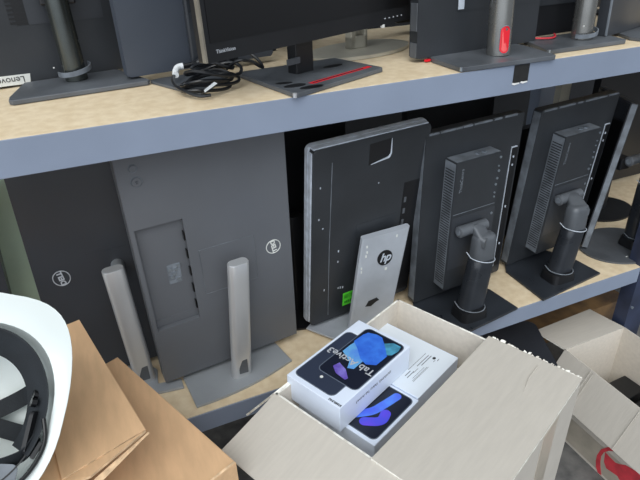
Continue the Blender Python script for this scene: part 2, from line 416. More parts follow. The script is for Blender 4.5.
# --- charcoal monitor with flat silver stand ---------------------------------------
def flat_stand_monitor():
    t = thing('monitor', 'scuffed charcoal monitor with pale edge, flat silver stand and bright green sticker', 'monitor', (.63, .15, ZL))
    X = PM((.624, .182, .611), (7.4, -.8, 5.4)); w, h = .345, .557
    body = part('back_cover', prism(B(), rr(-w/2+.004, w/2-.004, .003, h-.003, .01), .0, .022, 'y', .003), 'char', t, X)
    part('silver_frame', prism(B(), rr(-w/2, w/2, 0, h, .012), .0215, .036, 'y', .002), 'hpedge', t, X, label='pale scuffed silver frame')
    bm = B()   # scuffed edge trims on the rim
    box(bm, -w/2+.001, -w/2+.0065, .006, .0215, .015, h-.012, .001); box(bm, -w/2+.006, w/2-.01, .004, .0215, h-.005, h-.0005, .001)
    part('edge_trim', bm, 'hpedge', body, X)
    screen(w, h, .036, t, X)
    bm = B(); sl = [(-.014, .480), (.049, .484), (.049, .540), (-.014, .537)]
    prism(bm, sl, -.0006, .001, 'y')
    nt = part('carry_notch', bm, 'black', body, X)
    bm = B()
    tube(bm, [(.049, -.001, .540), (.050, -.0015, .500), (.044, -.0015, .490)], .0022, 6, rad=[.0008, .0022, .003])
    tube(bm, [(.044, -.0015, .490), (.02, -.001, .486), (-.008, -.001, .481)], .002, 6, rad=[.003, .002, .0008])
    part('notch_lip', bm, 'hpedge', nt, X, smooth=True)
    bm = B(); tube(bm, [(-.118, -.0003, .513), (-.1175, -.0003, .27), (-.113, -.0003, .024)], .0011, 6)
    part('seam', bm, 'charl', body, X)
    vp = part('vesa_plate', prism(B(), rr(-.037, .097, .175, .311, .004), -.001, .001, 'y', .0006), 'char', t, X)
    bm = B(); box(bm, .105, w/2-.006, -.0008, .001, .02, .40, .0003, 1)
    cn = part('port_bay', bm, 'black', body, X)
    bm = B()
    for k in range(9): box(bm, .110, .117, -.002, -.0006, .05+k*.036, .066+k*.036)
    part('port', bm, 'basegrey', cn, X)
    gl = part('barcode_sticker', box(B(), -.066, -.003, -.0014, -.0002, .038, .084), 'green', body, X, label='bright green sticker with small dark print')
    bm = B()
    for k in range(15):
        x = -.062+k*.0038; box(bm, x, x+random.uniform(.0008, .0026), -.0019, -.0013, .064+random.uniform(0, .003), .078)
    for k in range(9):
        x = -.060+k*.006; box(bm, x, x+.0035, -.0019, -.0013, .046, .056-random.uniform(0, .003))
    part('sticker_print', bm, 'greenink', gl, X)
    bm = B()
    for x, z in ((-.15, .45), (-.152, .36), (-.14, .33), (-.09, .24), (-.13, .12), (.02, .42), (-.09, .205), (-.085, .11), (-.078, .108), (-.07, .106)):
        box(bm, x, x+.003, -.0006, .0002, z, z+random.uniform(.002, .008))
    part('scuff', bm, 'hpedge', body, X)
    # stand: flat plate rising from a flat foot
    TL, TR, BL, BR = Vector((.592, .112, .886)), Vector((.738, .116, .888)), Vector((.553, .115, .598)), Vector((.690, .119, .598))
    bm = B(); d = Vector((.0, .016, .003)); loops = []
    for k in range(9):
        s = k/8; a = BL.lerp(TL, s); b = BR.lerp(TR, s); wv = (b-a).normalized()
        loops.append([a+wv*.004, b-wv*.004, b+d*.2, b+d*.8, b+d-wv*.004, a+d+wv*.004, a+d*.8, a+d*.2])
    loft(bm, loops)
    pl = part('stand_plate', bm, 'hpsilver', t)
    bm = B(); loft(bm, [[TL+Vector((.02, .016, -.045)), TR+Vector((-.02, .016, -.045)), TR+Vector((-.02, .016, -.005)), TL+Vector((.02, .016, -.005))],
                        [TL+Vector((.0, .062, -.08)), TR+Vector((-.03, .060, -.08)), TR+Vector((-.03, .060, -.02)), TL+Vector((.0, .062, -.02))]])
    part('mounting_arm', bm, 'char', t)
    part('base', prism(B(), [(.447, .178), (.508, .086), (.715, .105), (.722, .25), (.60, .29)], ZL+.0078, ZL+.0145, 'z', .002), 'hpsilver', t)
    # round black badge with italic letters
    wv = (TR-TL).normalized(); uv = ((TL-BL).lerp(TR-BR, .5)).normalized(); uv = (uv-wv*uv.dot(wv)).normalized(); nv = wv.cross(uv)
    MX = Matrix((wv, uv, nv)).transposed().to_4x4(); c = BL.lerp(TL, .74).lerp(BR.lerp(TR, .74), .55); MX.translation = c+Vector((0, -.0012, 0))
    bm = B(); prism(bm, [(.0235*math.cos(2*PI*k/32), .0235*math.sin(2*PI*k/32)) for k in range(32)], -.001, .0006, 'z', X=MX)
    lg = part('logo', bm, 'black', t)
    text('logo_lettering', 'hp', .036, MX @ Matrix.Translation((.0, .001, .0012)), 'hpedge', lg, shear=.35, spacing=.9, bold=.0006)
    bm = B()
    for u, v in ((.1, .90), (.12, .84), (.11, .80), (.05, .68), (.06, .64), (.72, .93), (.6, .6), (.62, .6)):
        p = BL.lerp(TL, v).lerp(BR.lerp(TR, v), u); box(bm, p.x, p.x+.004, p.y-.0012, p.y+.001, p.z, p.z+.007)
    part('scratch', bm, 'label', pl)
    bm = B(); p = BL.lerp(TL, .25).lerp(BR.lerp(TR, .25), .45)
    prism(bm, [(p.x-.022, p.z-.004), (p.x-.012, p.z+.012), (p.x+.014, p.z+.016), (p.x+.022, p.z+.006), (p.x+.01, p.z+.002), (p.x-.004, p.z-.008)], p.y-.0012, p.y+.002, 'y')
    part('cable_hole', bm, 'black', pl)
flat_stand_monitor()

# --- all-in-one style monitors with box housing and T arm --------------------------
def tio(label, X, colb, colt, base, seed, group=None, only_stand=False, w=.338, h=.53):
    t = thing('monitor', label, 'monitor', (colb[0], colb[1]+.06, ZL))
    rnd = random.Random(seed)
    if not only_stand:
        body = part('back_cover', prism(B(), rr(-w/2, w/2, 0, h, .004), 0, .030, 'y', .003), 'char', t, X)
        bm = B(); box(bm, -w/2-.0006, -w/2+.003, .002, .028, .01, h-.006, .001)
        part('side_trim', bm, 'charl', body, X, label='lighter side edge')  # strip down the left side, lighter than the back cover
        bm = B()
        x = -w/2+.01
        while x < w/2-.02:
            l = rnd.uniform(.02, .07); box(bm, x, min(x+l, w/2-.006), -.0006, .006, h-.0045, h+.0006+rnd.uniform(0, .0012), .0006, 1); x += l+rnd.uniform(.0, .012)
        part('top_trim', bm, 'charl', body, X, label='lighter top edge')  # broken strip along the top, lighter than the back cover
        screen(w, h, .030, t, X)
        # computer housing
        hx0, hx1, hz0, hz1, hd = -.100, .056, .050, .455, .047
        hb = part('computer_housing', prism(B(), rr(hx0, hx1, hz0, hz1, .003), -hd, .001, 'y', .0018), 'char', t, X)
        bm = B(); box(bm, hx0-.0006, hx0+.001, -hd+.003, -.002, hz0+.004, hz1-.004); part('side_face', bm, 'charl', hb, X)  # lighter grey plate over the whole left face of the housing
        bm = B()
        n = 46
        for k in range(n):
            z = hz0+.02+k*(hz1-hz0-.04)/n; box(bm, hx0-.0010, hx0+.0005, -hd+.006, -.006, z, z+.0030)
        part('vent_grille', bm, 'black', hb, X)
        bm = B(); box(bm, hx0+.003, hx1-.003, -hd+.004, -.003, hz1-.001, hz1+.0007)
        tt = part('top_face', bm, 'charl', hb, X)  # lighter grey plate over the top of the housing
        bm = B()
        for k in range(2):
            bm = B(); tube(bm, [(-.01+k*.022, -hd*.5, hz1), (-.01+k*.022, -hd*.5, hz1+.0028)], .0075, 6); part('hex_screw', bm, 'port', tt, X)
        text('lettering', 'ThinkCentre', .0135, X @ Matrix.Translation((0, -hd, 0)) @ onback(-.078, .400, -90+180), 'charl', hb)
        bm = B(); box(bm, hx0+.004, hx1-.002, -hd-.0006, -hd+.001, .300, .3015); part('seam', bm, 'charl', hb, X)
        bm = B(); prism(bm, rr(-.096, .058, .12, .290, .003), -hd-.0008, -hd+.001, 'y'); part('vesa_plate', bm, 'slate2', hb, X)
        bm = B()
        for z in (.44, .415, .40, .378, .36, .335, .322, .27):
            bm = B(); xx = hx1-rnd.uniform(.004, .009); tube(bm, [(xx, -hd+.001, z), (xx, -hd-.002, z)], rnd.uniform(.002, .0042), 8)
            part('port', bm, 'port', hb, X, smooth=True)
        # thin bright L-shaped trim with small ports
        bm = B(); box(bm, .1365, .139, -.0035, .0, .03, .435, .0006, 1); box(bm, .136, .158, -.0045, .0, .432, .4355, .001, 1)
        tr = part('port_rail', bm, 'hpedge', t, X, label='thin bright metal rail')
        bm = B(); box(bm, .1395, .162, -.0025, .0, .03, .431); part('port_bay', bm, 'black', tr, X)
        bm = B()
        for z in (.40, .375, .24, .11): part('port_light', box(B(), .146, .151, -.005, -.002, z, z+.007, .001, 1), 'hpedge', tr, X)
        piv = X @ Vector((-.028, -.047, .252))
    else:
        piv = Vector(colt)+Vector((-.03, .05, .03))
    ct = Vector(colt); cb = Vector(colb)
    ax = (X.to_3x3() @ Vector((1, 0, 0))).normalized()
    pc = piv+Vector((0, -.016, 0))
    bm = B(); tube(bm, [pc-ax*.055, pc-ax*.052, pc+ax*.044, pc+ax*.048], .013, 18, rad=[.012, .0165, .0150, .010])
    part('pivot', bm, 'basegrey', t, smooth=True)
    bm = B(); tube(bm, [pc-ax*.0562, pc-ax*.0548], .009, 14)
    part('pivot_cap', bm, 'charl', t, smooth=True)
    # arm: block from the pivot to the column head
    bm = B(); end = ct+Vector((0, -.012, .004)); hd_ = Vector((end.x-pc.x, end.y-pc.y, 0)).normalized(); sd_ = Vector((hd_.y, -hd_.x, 0))
    def sec(c, wd, hh): return [c+sd_*x+Vector((0, 0, y)) for x, y in rr(-wd/2, wd/2, -hh/2, hh/2, min(wd, hh)*.3, 4)]
    loft(bm, [sec(pc-hd_*.004, .036, .026), sec(pc+hd_*.01, .040, .030), sec(pc.lerp(end, .5)+Vector((0, 0, .004)), .048, .036), sec(end-hd_*.004, .058, .040), sec(end+hd_*.010, .054, .030)])
    part('arm', bm, 'basegrey', t, smooth=True)
    hz = Vector((0, 0, 1))
    def ring_(c, wd, dp): return [c+Vector((x, y, 0)) for x, y in rr(-wd/2, wd/2, -dp/2, dp/2, min(wd, dp)*.40, 6)]
    cc = ct+Vector((0, -.004, 0))
    bm = B(); loft(bm, [ring_(cc-hz*.052, .070, .050), ring_(cc-hz*.02, .069, .049), ring_(cc+hz*.010, .067, .047), ring_(cc+hz*.020, .060, .040), ring_(cc+hz*.024, .048, .028)])
    part('column_head', bm, 'basegrey', t, smooth=True)
    cm = part('stand_column', stadium_col(B(), cb, cc-hz*.055, .078, .056, .072, .052, .40), 'basedark', t, smooth=True)
    def clip(c, r, nm, m, th, parent, tilt):
        pts = []
        for k in range(19):
            a = R(180+180*k/18)
            pts.append(c+Vector((r*math.cos(a), r*.95*math.sin(a), tilt*(math.cos(a)))))
        pts = [pts[0]+Vector((0, .02, .008))]+pts+[pts[-1]+Vector((0, .02, .002))]
        bmm = B(); tube(bmm, pts, th, 8); return part(nm, bmm, m, parent, smooth=True)
    clip(ct+Vector((0, -.004, -.052)), .038, 'cable_ring', 'hpedge', .0014, cm, -.006)
    clip(cb+Vector((0, -.004, .035)), .042, 'cable_ring', 'charl', .0016, cm, -.004)
    bm = B(); loft(bm, [[cb+Vector((x, y, 0)) for x, y in rr(-.046, .046, -.040, .034, .02, 5)], [cb+Vector((x, y, .030)) for x, y in rr(-.042, .042, -.036, .030, .018, 5)]])
    part('column_foot', bm, 'black', t, smooth=True)
    if base:
        part('base', prism(B(), base, ZL+.001, ZL+.009, 'z', .0015), 'basedark', t)
    return t
XM4 = PM((.952, .157, .604), (1.7, -.7, 4.4)); XM5 = PM((1.34, .205, .602), (4.3, -.3, 5.6))
tio('charcoal monitor with box computer and T-arm stand, directly right of the flat silver stand', XM4, (.903, .036, ZL+.009), (.942, .060, .822),
    [(.735, .045), (.86, -.03), (1.052, -.004), (1.04, .108), (1.0, .18), (.80, .18)], 3)
tio('charcoal monitor with box computer and T-arm stand, the right one of that pair', XM5, (1.272, .070, ZL+.009), (1.302, .076, .822),
    [(1.148, -.006), (1.415, .027), (1.405, .145), (1.36, .22), (1.19, .22), (1.155, .17)], 5)
# dark panel leaning to the right, seen from its edge, round base, column at the photo's right edge
t = tio('black monitor seen nearly edge-on with grey side strip, on a round base at right', PM((1.80, .23, .602), (2, 0, 5)), (1.662, .112, ZL+.009), (1.662, .118, .875), None, 8, only_stand=True)
fx = Vector((.52, .85, 0)).normalized()
XE = Matrix.Translation((1.475, .166, .602)) @ Matrix.Rotation(R(8.5), 4, 'Y') @ Matrix.Rotation(math.atan2(fx.y, fx.x), 4, 'Z')
part('back_cover', prism(B(), rr(0, .30, 0, .50, .004), -.022, 0, 'y', .002), 'slate2', t, XE)
bm = B(); box(bm, -.0012, .002, -.020, -.002, .003, .497, .0005, 1); part('side_strip', bm, 'charl', t, XE, label='light grey side strip')
part('screen', box(B(), .006, .294, .0002, .0015, .006, .494), 'blackg', t, XE)
part('base', prism(B(), arc_pts((1.615, .135), .145, .118, 0, 355, 47), ZL+.001, ZL+.007, 'z', .001), 'basegrey', t)
bm = B(); box(bm, 1.565, 1.61, .16, .26, .87, .91, .004); part('mounting_arm', bm, 'black', t)
bm = B(); box(bm, 1.570, 1.579, .06, .064, ZL+.0072, ZL+.0078); part('paper_scrap', bm, 'label', t)

def rear_monitor(label, x, y, z, w, h, m, basec, br=.12, rot=(0, 0, 0), round_=True, strip=False):
    t = thing('monitor', label, 'monitor', (basec[0], basec[1], ZL))
    X = PM((x, y, z), rot)
    part('back_cover', prism(B(), rr(-w/2, w/2, 0, h, .004), 0, .03, 'y', .002), m, t, X)
    screen(w, h, .03, t, X)
    part('base', prism(B(), arc_pts(basec, br, br*.8, 0, 355, 47) if round_ else rr(basec[0]-br, basec[0]+br, basec[1]-br*.7, basec[1]+br*.7, .01), ZL+.001, ZL+.007, 'z', .001), 'black', t)
    part('stand_column', stadium_col(B(), (basec[0], basec[1], ZL+.007), (basec[0], min(basec[1], y-.022), z+h*.55), .04, .02, .04, .02), 'black', t, smooth=True)
    bm = B(); box(bm, basec[0]-.03, basec[0]+.03, min(basec[1], y-.022), y+.004, z+h*.45, z+h*.52, .003); part('mounting_arm', bm, 'black', t)
    if strip: part('side_strip', box(B(), -w/2-.0012, -w/2+.002, .002, .028, .004, h-.004, .0005, 1), 'charl', t, X)
    return t
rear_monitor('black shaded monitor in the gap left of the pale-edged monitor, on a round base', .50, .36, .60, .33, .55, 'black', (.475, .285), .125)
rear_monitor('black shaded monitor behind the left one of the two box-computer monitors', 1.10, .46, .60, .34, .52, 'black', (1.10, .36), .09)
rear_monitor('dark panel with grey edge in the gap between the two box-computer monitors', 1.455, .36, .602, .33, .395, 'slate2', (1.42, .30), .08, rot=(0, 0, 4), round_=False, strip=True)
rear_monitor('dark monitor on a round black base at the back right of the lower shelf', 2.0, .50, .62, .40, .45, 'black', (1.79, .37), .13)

# ------------------------------------------------------------------ upper shelf
def round_column(t, p0, p1, r0, r1, m='gunmetal', clip=None, cut=False):
    bm = B(); p0 = Vector(p0); p1 = Vector(p1)
    tube(bm, [p0, p0.lerp(p1, .02), p0.lerp(p1, .5), p1], r0, 32, rad=[r0*.98, r0, (r0+r1)/2, r1])
    c = part('stand_column', bm, m, t, smooth=True)
    if cut:    # red-lined cable opening facing the viewer
        ax = (p1-p0).normalized(); fc = Vector((-.22, -.97, 0)).normalized(); sd = ax.cross(fc).normalized()
        def lozenge(k, off, sh=0):
            out = []
            for q in range(28):
                a = 2*PI*q/28; xx = .0115*k*math.cos(a); zz = (.018*(1 if math.sin(a) > 0 else -1)+.0115*k*math.sin(a))
                xx += zz*.0
                s = xx/r0; nrm = fc*math.cos(s)+sd*-math.sin(s)
                out.append(p0+ax*(.037+zz)+nrm*(r0+off))
            return out
        bm = B(); loft(bm, [lozenge(1.12, -.002), lozenge(1.12, .0012), lozenge(1.0, .0016), lozenge(.98, -.0005)], cap=False)
        part('opening_rim', bm, 'charl', c, smooth=True)
        bm = B(); L0 = lozenge(1.0, -.003); L1 = lozenge(1.0, .0008)
        loft(bm, [L0, L1]); part('cable_opening', bm, 'red', c, label='red-lined cable opening')
        bm = B(); q = lozenge(.72, .0011); prismv = [q[i] for i in (15, 17, 19, 21, 23, 25, 27, 2)]
        f = bm.faces.new([bm.verts.new(v) for v in prismv]); bmesh.ops.solidify(bm, geom=[f], thickness=-.0006)
        part('opening_tongue', bm, mat('pale_red_plastic', (240, 96, 96), .4), c)
    if clip:
        z, rr_, a0, a1 = clip
        pts = [p0+Vector((rr_*math.cos(R(a)), rr_*math.sin(R(a)), z+.006*math.sin(R(a+60)))) for a in range(a0, a1+1, 8)]
        bm = B()
        loops = []
        for i, p in enumerate(pts):
            o = Vector((p.x-p0.x, p.y-p0.y, 0)).normalized()
            loops.append([p-o*.0012+Vector((0, 0, -.005)), p+o*.0012+Vector((0, 0, -.005)), p+o*.0012+Vector((0, 0, .005)), p-o*.0012+Vector((0, 0, .005))])
        loft(bm, loops); part('cable_clip', bm, 'charl', c, smooth=False)
    return c

# U1 far left
t = thing('monitor', 'charcoal monitor at left of the upper shelf, white name sticker upside down on it', 'monitor', (0, .31, ZU))
X = PM((-.15, .378, ZU+.006), (-1, 0, 9))
body = part('back_cover', prism(B(), rr(-.27, .27, 0, .34, .006), 0, .03, 'y', .003), 'char', t, X)
screen(.54, .34, .03, t, X)
vp = part('vesa_plate', prism(B(), rr(.090, .245, .116, .26, .003), -.0012, .001, 'y', .0006), 'slate2', t, X)
bm = B()
for k in range(16): box(bm, .055, .090, -.0014, .001, .120+k*.0085, .1245+k*.0085)
box(bm, .066, .090, -.0012, .001, .117, .26)
part('vent_grille', bm, 'black', body, X)
st = part('name_sticker', prism(B(), [(-.02, .000), (.062, -.0015), (.066, .019), (-.02, .021)], -.0012, 0, 'y'), 'label', body, X, label='white sticker with dark lettering')
text('sticker_lettering', 'Lenovo', .019, X @ onback(.025, .010, 180, .0016), 'inkdark', st)
part('base', prism(B(), [(-.125, .225), (-.118, .218), (.142, .245), (.148, .252), (.10, .39), (.09, .40), (-.10, .37), (-.125, .25)], ZU+.001, ZU+.011, 'z', .002), 'basegrey', t)
round_column(t, (.006, .338, ZU+.011), (-.002, .352, ZU+.42), .0235, .022, 'darkmetal', clip=(.022, .034, 190, 390))
bm = B(); box(bm, -.03, .04, .355, .385, ZU+.16, ZU+.24, .004); part('mounting_arm', bm, 'black', t)
bm = B(); box(bm, -.036, -.033, .3595, .3635, ZU+.035, ZU+.037); part('tiny_mark', bm, 'label', t)

# U2 smooth slate portrait panel
t = thing('monitor', 'plain dark blue-grey panel on the upper shelf, cable coil lying on its flat base', 'monitor', (.25, .28, ZU))
X = PM((.28, .295, ZU+.016), (-1, 0, 9)); part('back_cover', prism(B(), rr(-.176, .176, 0, .50, .006), 0, .028, 'y', .003), mat('blue_slate_plastic', (70, 76, 86), .4, 0, .03, 4, rvar=.05), t, X)
screen(.352, .50, .028, t, X)
part('base', prism(B(), [(.150, .262), (.150, .255), (.215, .100), (.222, .098), (.322, .236), (.322, .27), (.30, .285), (.17, .272)], ZU+.001, ZU+.007, 'z', .001), 'basegrey', t)
part('stand_column', stadium_col(B(), (.26, .262, ZU+.007), (.26, .262, ZU+.2), .035, .02, .035, .02), 'basedark', t, smooth=True)

# U3 landscape monitor, screen towards the viewer
t = thing('monitor', 'wide black monitor with its screen towards the viewer, red stripe on its base', 'monitor', (.48, .14, ZU))
X = PM((.488, .085, 1.4), (-2, 0, 23)); w = .60; h = .35
bz = part('bezel', prism(B(), rr(-w/2, w/2, 0, h, .003), 0, .022, 'y', .0012), 'black', t, X)
part('screen', box(B(), -w/2+.013, w/2-.013, -.0012, .0006, .032, h-.013), 'screen', t, X, label='dark glossy display glass')
part('side_edge', box(B(), -w/2-.0012, -w/2+.0035, -.0008, .009, .001, h-.001, .0005, 1), mat('beige_grey_plastic', (128,122,110), .5, 0, .1, 20), t, X, label='beige worn side edge')
part('back_cover', prism(B(), rr(-w/2+.05, w/2-.05, .03, h-.03, .01), .022, .045, 'y', .003), 'char', t, X)
text('lettering', 'ThinkVision', .0090, X @ onback(-.256, .0165, 0, .0008), 'inklight', bz)
bm = B()
for k in range(5): part('button_mark', box(B(), .196+k*.0155, .199+k*.0155, -.0012, .001, .012, .0145), 'inklight', bz, X)
part('button', box(B(), .188, .196, -.001, .006, -.006, .001, .0008), 'label', bz, X)
bm = B(); P = (.458, .155)
box(bm, -.026, .026, -.014, .014, 0, .22, .002, X=Matrix.Translation((P[0], P[1], ZU+.009)) @ Matrix.Rotation(R(23), 4, 'Z')); cl = part('stand_column', bm, 'black', t)
bm = B(); box(bm, -.056, -.018, -.018, -.0145, .024, .037, .001, X=Matrix.Translation((P[0], P[1], ZU+.009)) @ Matrix.Rotation(R(23), 4, 'Z')); part('cable_clip', bm, 'basegrey', cl)
bs = part('base', prism(B(), [(.330, .222), (.377, -.008), (.384, -.012), (.626, .092), (.629, .100), (.582, .245)], ZU+.001, ZU+.010, 'z', .0012), 'basegrey', t)
Xb = Matrix.Translation((0, 0, ZU+.0102)); q = lambda pts, z=.0006: prism(B(), pts, 0, z, 'z', X=Xb)
part('red_stripe', q([(.438, .040), (.610, .112), (.606, .122), (.432, .050)]), 'red', bs, label='red stripe')
part('groove', q([(.440, .0435), (.585, .104), (.584, .108), (.438, .0475)], .0009), 'inkdark', bs)
bm = B()
for cx, cy, rx, ry, a in ((.400, .045, .024, .012, .1), (.425, .018, .026, .011, .1), (.388, .075, .018, .008, -.1), (.54, .165, .028, .01, .3)):
    part('rubber_mark', prism(B(), arc_pts((cx, cy), rx, ry, 0, 345, 16, a), 0, .0005, 'z', X=Xb), 'black', bs)
bm = B(); tube(bm, [(.378, -.0095, ZU+.002), (.378, -.0095, ZU+.0105)], .0042, 10); part('corner_cap', bm, 'silver', bs, smooth=True)

# U4 silver oval base monitor behind
t = thing('monitor', 'monitor at the back of the upper shelf on an oval silver base', 'monitor', (.69, .35, ZU))
X = PM((.78, .425, ZU+.055), (0, 0, 10)); part('back_cover', prism(B(), rr(-.27, .27, 0, .34, .006), 0, .03, 'y', .003), 'black', t, X)
screen(.54, .34, .03, t, X)
part('base', prism(B(), arc_pts((.690, .325), .155, .088, 0, 354, 59, R(14)), ZU+.001, ZU+.009, 'z', .003), 'champ', t, smooth=True)
bm = B(); Xn = Matrix.Translation((.688, .335, ZU+.009)) @ Matrix.Rotation(R(14), 4, 'Z')
for x0, x1 in ((-.030, -.014), (.016, .026)): box(bm, x0, x1, -.012, .012, 0, .20, .002, X=Xn)
box(bm, -.030, .026, -.012, .012, 0, .030, .002, X=Xn); box(bm, -.030, .026, -.012, .012, .065, .20, .002, X=Xn); box(bm, -.02, .02, .008, .012, 0, .2, X=Xn)
part('stand_neck', bm, 'champ', t)
bm = B(); box(bm, -.03, .03, .01, .075, .13, .2, .003, X=Xn); part('mounting_arm', bm, 'black', t)

# U5 big charcoal back, red opening in column
t = thing('monitor', 'charcoal monitor whose metal tube stand has a red opening, above the black tape', 'monitor', (.92, .07, ZU))
X = PM((.922, .138, ZU+.010), (-2, 0, 4)); w = .375; h = .6
body = part('back_cover', prism(B(), rr(-w/2, w/2, 0, h, .004), 0, .03, 'y', .003), 'char', t, X); screen(w, h, .03, t, X)
bm = B()
for a, b in ((.002, .035), (.06, .12), (.13, .17), (.19, .30)): part('side_port', box(B(), -w/2-.0014, -w/2+.002, .002, .026, a, b, .0006, 1), 'basegrey', body, X)
bm = B(); prism(bm, rr(-.078, .15, .094, .24, .004), -.0012, .001, 'y', .0006); vp = part('vesa_plate', bm, 'char', t, X)
part('sticker', box(B(), -.075, -.058, -.0024, -.001, .098, .16), 'hpedge', vp, X)
part('base', prism(B(), [(.770, .112), (.768, .004), (.774, -.001), (1.022, -.010), (1.029, -.004), (1.046, .108), (1.044, .20), (.80, .20)], ZU+.001, ZU+.011, 'z', .0012), 'basegrey', t)
bm = B(); tube(bm, [(.7685, .001, ZU+.003), (.7685, .001, ZU+.0115)], .0028, 10); part('corner_cap', bm, 'port', t, smooth=True)
part('red_foot', box(B(), -.165, -.150, -.006, .002, -.008, -.003, .001), 'red', t, X)
round_column(t, (.922, .068, ZU+.011), (.920, .092, ZU+.42), .0275, .0255, 'gunmetal', cut=True)

# U6
t = thing('monitor', 'black monitor with metal tube stand and cable clip, right of the red-opening stand', 'monitor', (1.22, .12, ZU))
X = PM((1.195, .195, ZU+.012), (-2, 0, 3)); w = .25; h = .6
part('back_cover', prism(B(), rr(-w/2, w/2, 0, h, .004), 0, .03, 'y', .003), 'black', t, X); screen(w, h, .03, t, X)
part('vesa_plate', prism(B(), rr(-.06, .10, .075, .22, .004), -.002, .001, 'y', .0006), 'char', t, X)
bs = part('base', prism(B(), [(1.098, .178), (1.050, .046), (1.055, .041), (1.302, .040), (1.309, .045), (1.330, .145), (1.32, .19)], ZU+.001, ZU+.011, 'z', .0012), 'basegrey', t)
bm = B(); tube(bm, [(1.055, .0435, ZU+.003), (1.055, .0435, ZU+.0115)], .003, 10); part('corner_cap', bm, 'port', bs, smooth=True)
round_column(t, (1.228, .114, ZU+.011), (1.229, .130, ZU+.42), .0265, .025, 'gunmetal', clip=(.016, .037, 200, 400))
bm = B(); box(bm, 1.197, 1.200, .085, .0875, ZU+.045, ZU+.049); part('tiny_mark', bm, 'label', t)
bm = B(); tube(bm, spline([(1.09, .168, ZU+.018), (1.12, .150, ZU+.016), (1.15, .140, ZU+.0155), (1.175, .150, ZU+.016), (1.19, .17, ZU+.018)], 6), .0024, 8)
single('cable', bm, 'redcable', 'short red cable lying on a monitor base behind the charcoal monitor', 'cable', smooth=True)

# U7
t = thing('monitor', 'black monitor with a light edge at the right end of the upper shelf', 'monitor', (1.42, .12, ZU))
X = PM((1.445, .145, ZU+.010), (-2, 0, 18)); w = .31; h = .5
part('back_cover', prism(B(), rr(-w/2, w/2, 0, h, .004), 0, .03, 'y', .003), 'slate2', t, X); screen(w, h, .03, t, X)
part('side_edge', box(B(), -w/2-.0014, -w/2+.004, -.0008, .004, .002, h-.002, .0005, 1), 'charl', t, X, label='light edge')  # thin strip down the left edge, lighter than the cover
part('base', prism(B(), [(1.352, .070), (1.358, .038), (1.56, .036), (1.60, .15), (1.58, .24), (1.41, .20)], ZU+.001, ZU+.009, 'z', .0012), 'basegrey', t)
part('stand_column', stadium_col(B(), (1.50, .10, ZU+.009), (1.50, .10, ZU+.3), .04, .03, .04, .03), 'basedark', t, smooth=True)
# dark panels at the back of the upper shelf
for x, y, w, lab in ((-.62, .40, .34, 'dark monitor panel beyond the left end of the upper row'), ):
    pass
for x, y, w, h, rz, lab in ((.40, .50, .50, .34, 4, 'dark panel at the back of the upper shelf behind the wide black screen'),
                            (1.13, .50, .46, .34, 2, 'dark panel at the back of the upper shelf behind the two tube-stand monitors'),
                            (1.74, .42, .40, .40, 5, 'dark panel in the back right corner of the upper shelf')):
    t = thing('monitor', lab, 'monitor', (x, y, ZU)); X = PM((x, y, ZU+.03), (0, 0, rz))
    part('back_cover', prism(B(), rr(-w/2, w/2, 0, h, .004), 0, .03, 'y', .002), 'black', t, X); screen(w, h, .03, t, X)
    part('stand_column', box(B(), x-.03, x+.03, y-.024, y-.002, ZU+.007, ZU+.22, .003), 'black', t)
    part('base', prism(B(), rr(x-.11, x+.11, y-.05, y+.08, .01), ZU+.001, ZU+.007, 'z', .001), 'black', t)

# coiled black cable on the base
t = thing('power_cable', 'tangled black power cable with white tags on the upper shelf', 'cable', (.245, .16, ZU))
zc = ZU+.012
bm = B()
def coil(cx, cy, rx, ry, rz, z0, n, wob, ph=0):
    return [Vector((cx, cy, 0))+Matrix.Rotation(rz, 3, 'Z') @ Vector((rx*math.cos(2*PI*k/n+ph), ry*math.sin(2*PI*k/n+ph), z0+wob*math.sin(4*PI*k/n+ph*2))) for k in range(n)]
for cx, cy, rx, ry, rz, z0, wob, ph in ((.255, .150, .062, .045, .2, zc+.004, .004, 0), (.250, .140, .055, .038, .5, zc+.012, .006, 1), (.265, .155, .058, .036, -.1, zc+.022, .008, 2),
                                       (.270, .185, .040, .050, .3, zc+.032, .010, .5), (.335, .165, .036, .040, .4, zc+.030, .012, 1.2), (.240, .125, .05, .03, .1, zc-.002, .003, 2.2)):
    tube(bm, spline(coil(cx, cy, rx, ry, rz, z0, 10, wob, ph), 5, True), .0034, 8, closed=True)
tube(bm, spline([(.198, .215, zc+.012), (.186, .19, zc+.008), (.184, .15, zc+.004), (.190, .11, zc+.002), (.212, .075, zc-.004), (.235, .070, zc-.004)], 7), .0034, 8)
part('cord', bm, 'cable', t, smooth=True)
bm = B(); tube(bm, [(.244, .232, zc+.024), (.256, .231, zc+.026), (.270, .229, zc+.026), (.305, .222, zc+.024), (.335, .226, zc+.026)], .012, 12, rad=[.006, .011, .013, .014, .012])
tube(bm, [(.217, .233, zc+.022), (.244, .232, zc+.024)], .0055, 10)
part('plug', bm, 'cable', t, smooth=True)
bm = B(); tube(bm, [(.300, .20, zc+.044), (.345, .226, zc+.052)], .013, 12, rad=[.010, .012]); part('connector', bm, 'silverp', t, smooth=True)
bm = B(); tube(bm, spline([(.219, .234, zc+.022), (.208, .233, zc+.021), (.200, .222, zc+.016), (.196, .204, zc+.012)], 5), .0068, 12)
part('white_sleeve', bm, 'white', t, smooth=True)
bm = B(); sheet(bm, [(.222, .062, zc+.004), (.252, .078, zc+.014), (.250, .092, zc+.014), (.226, .084, zc+.003)], .0008); part('white_tag', bm, ['white', 'white'], t)

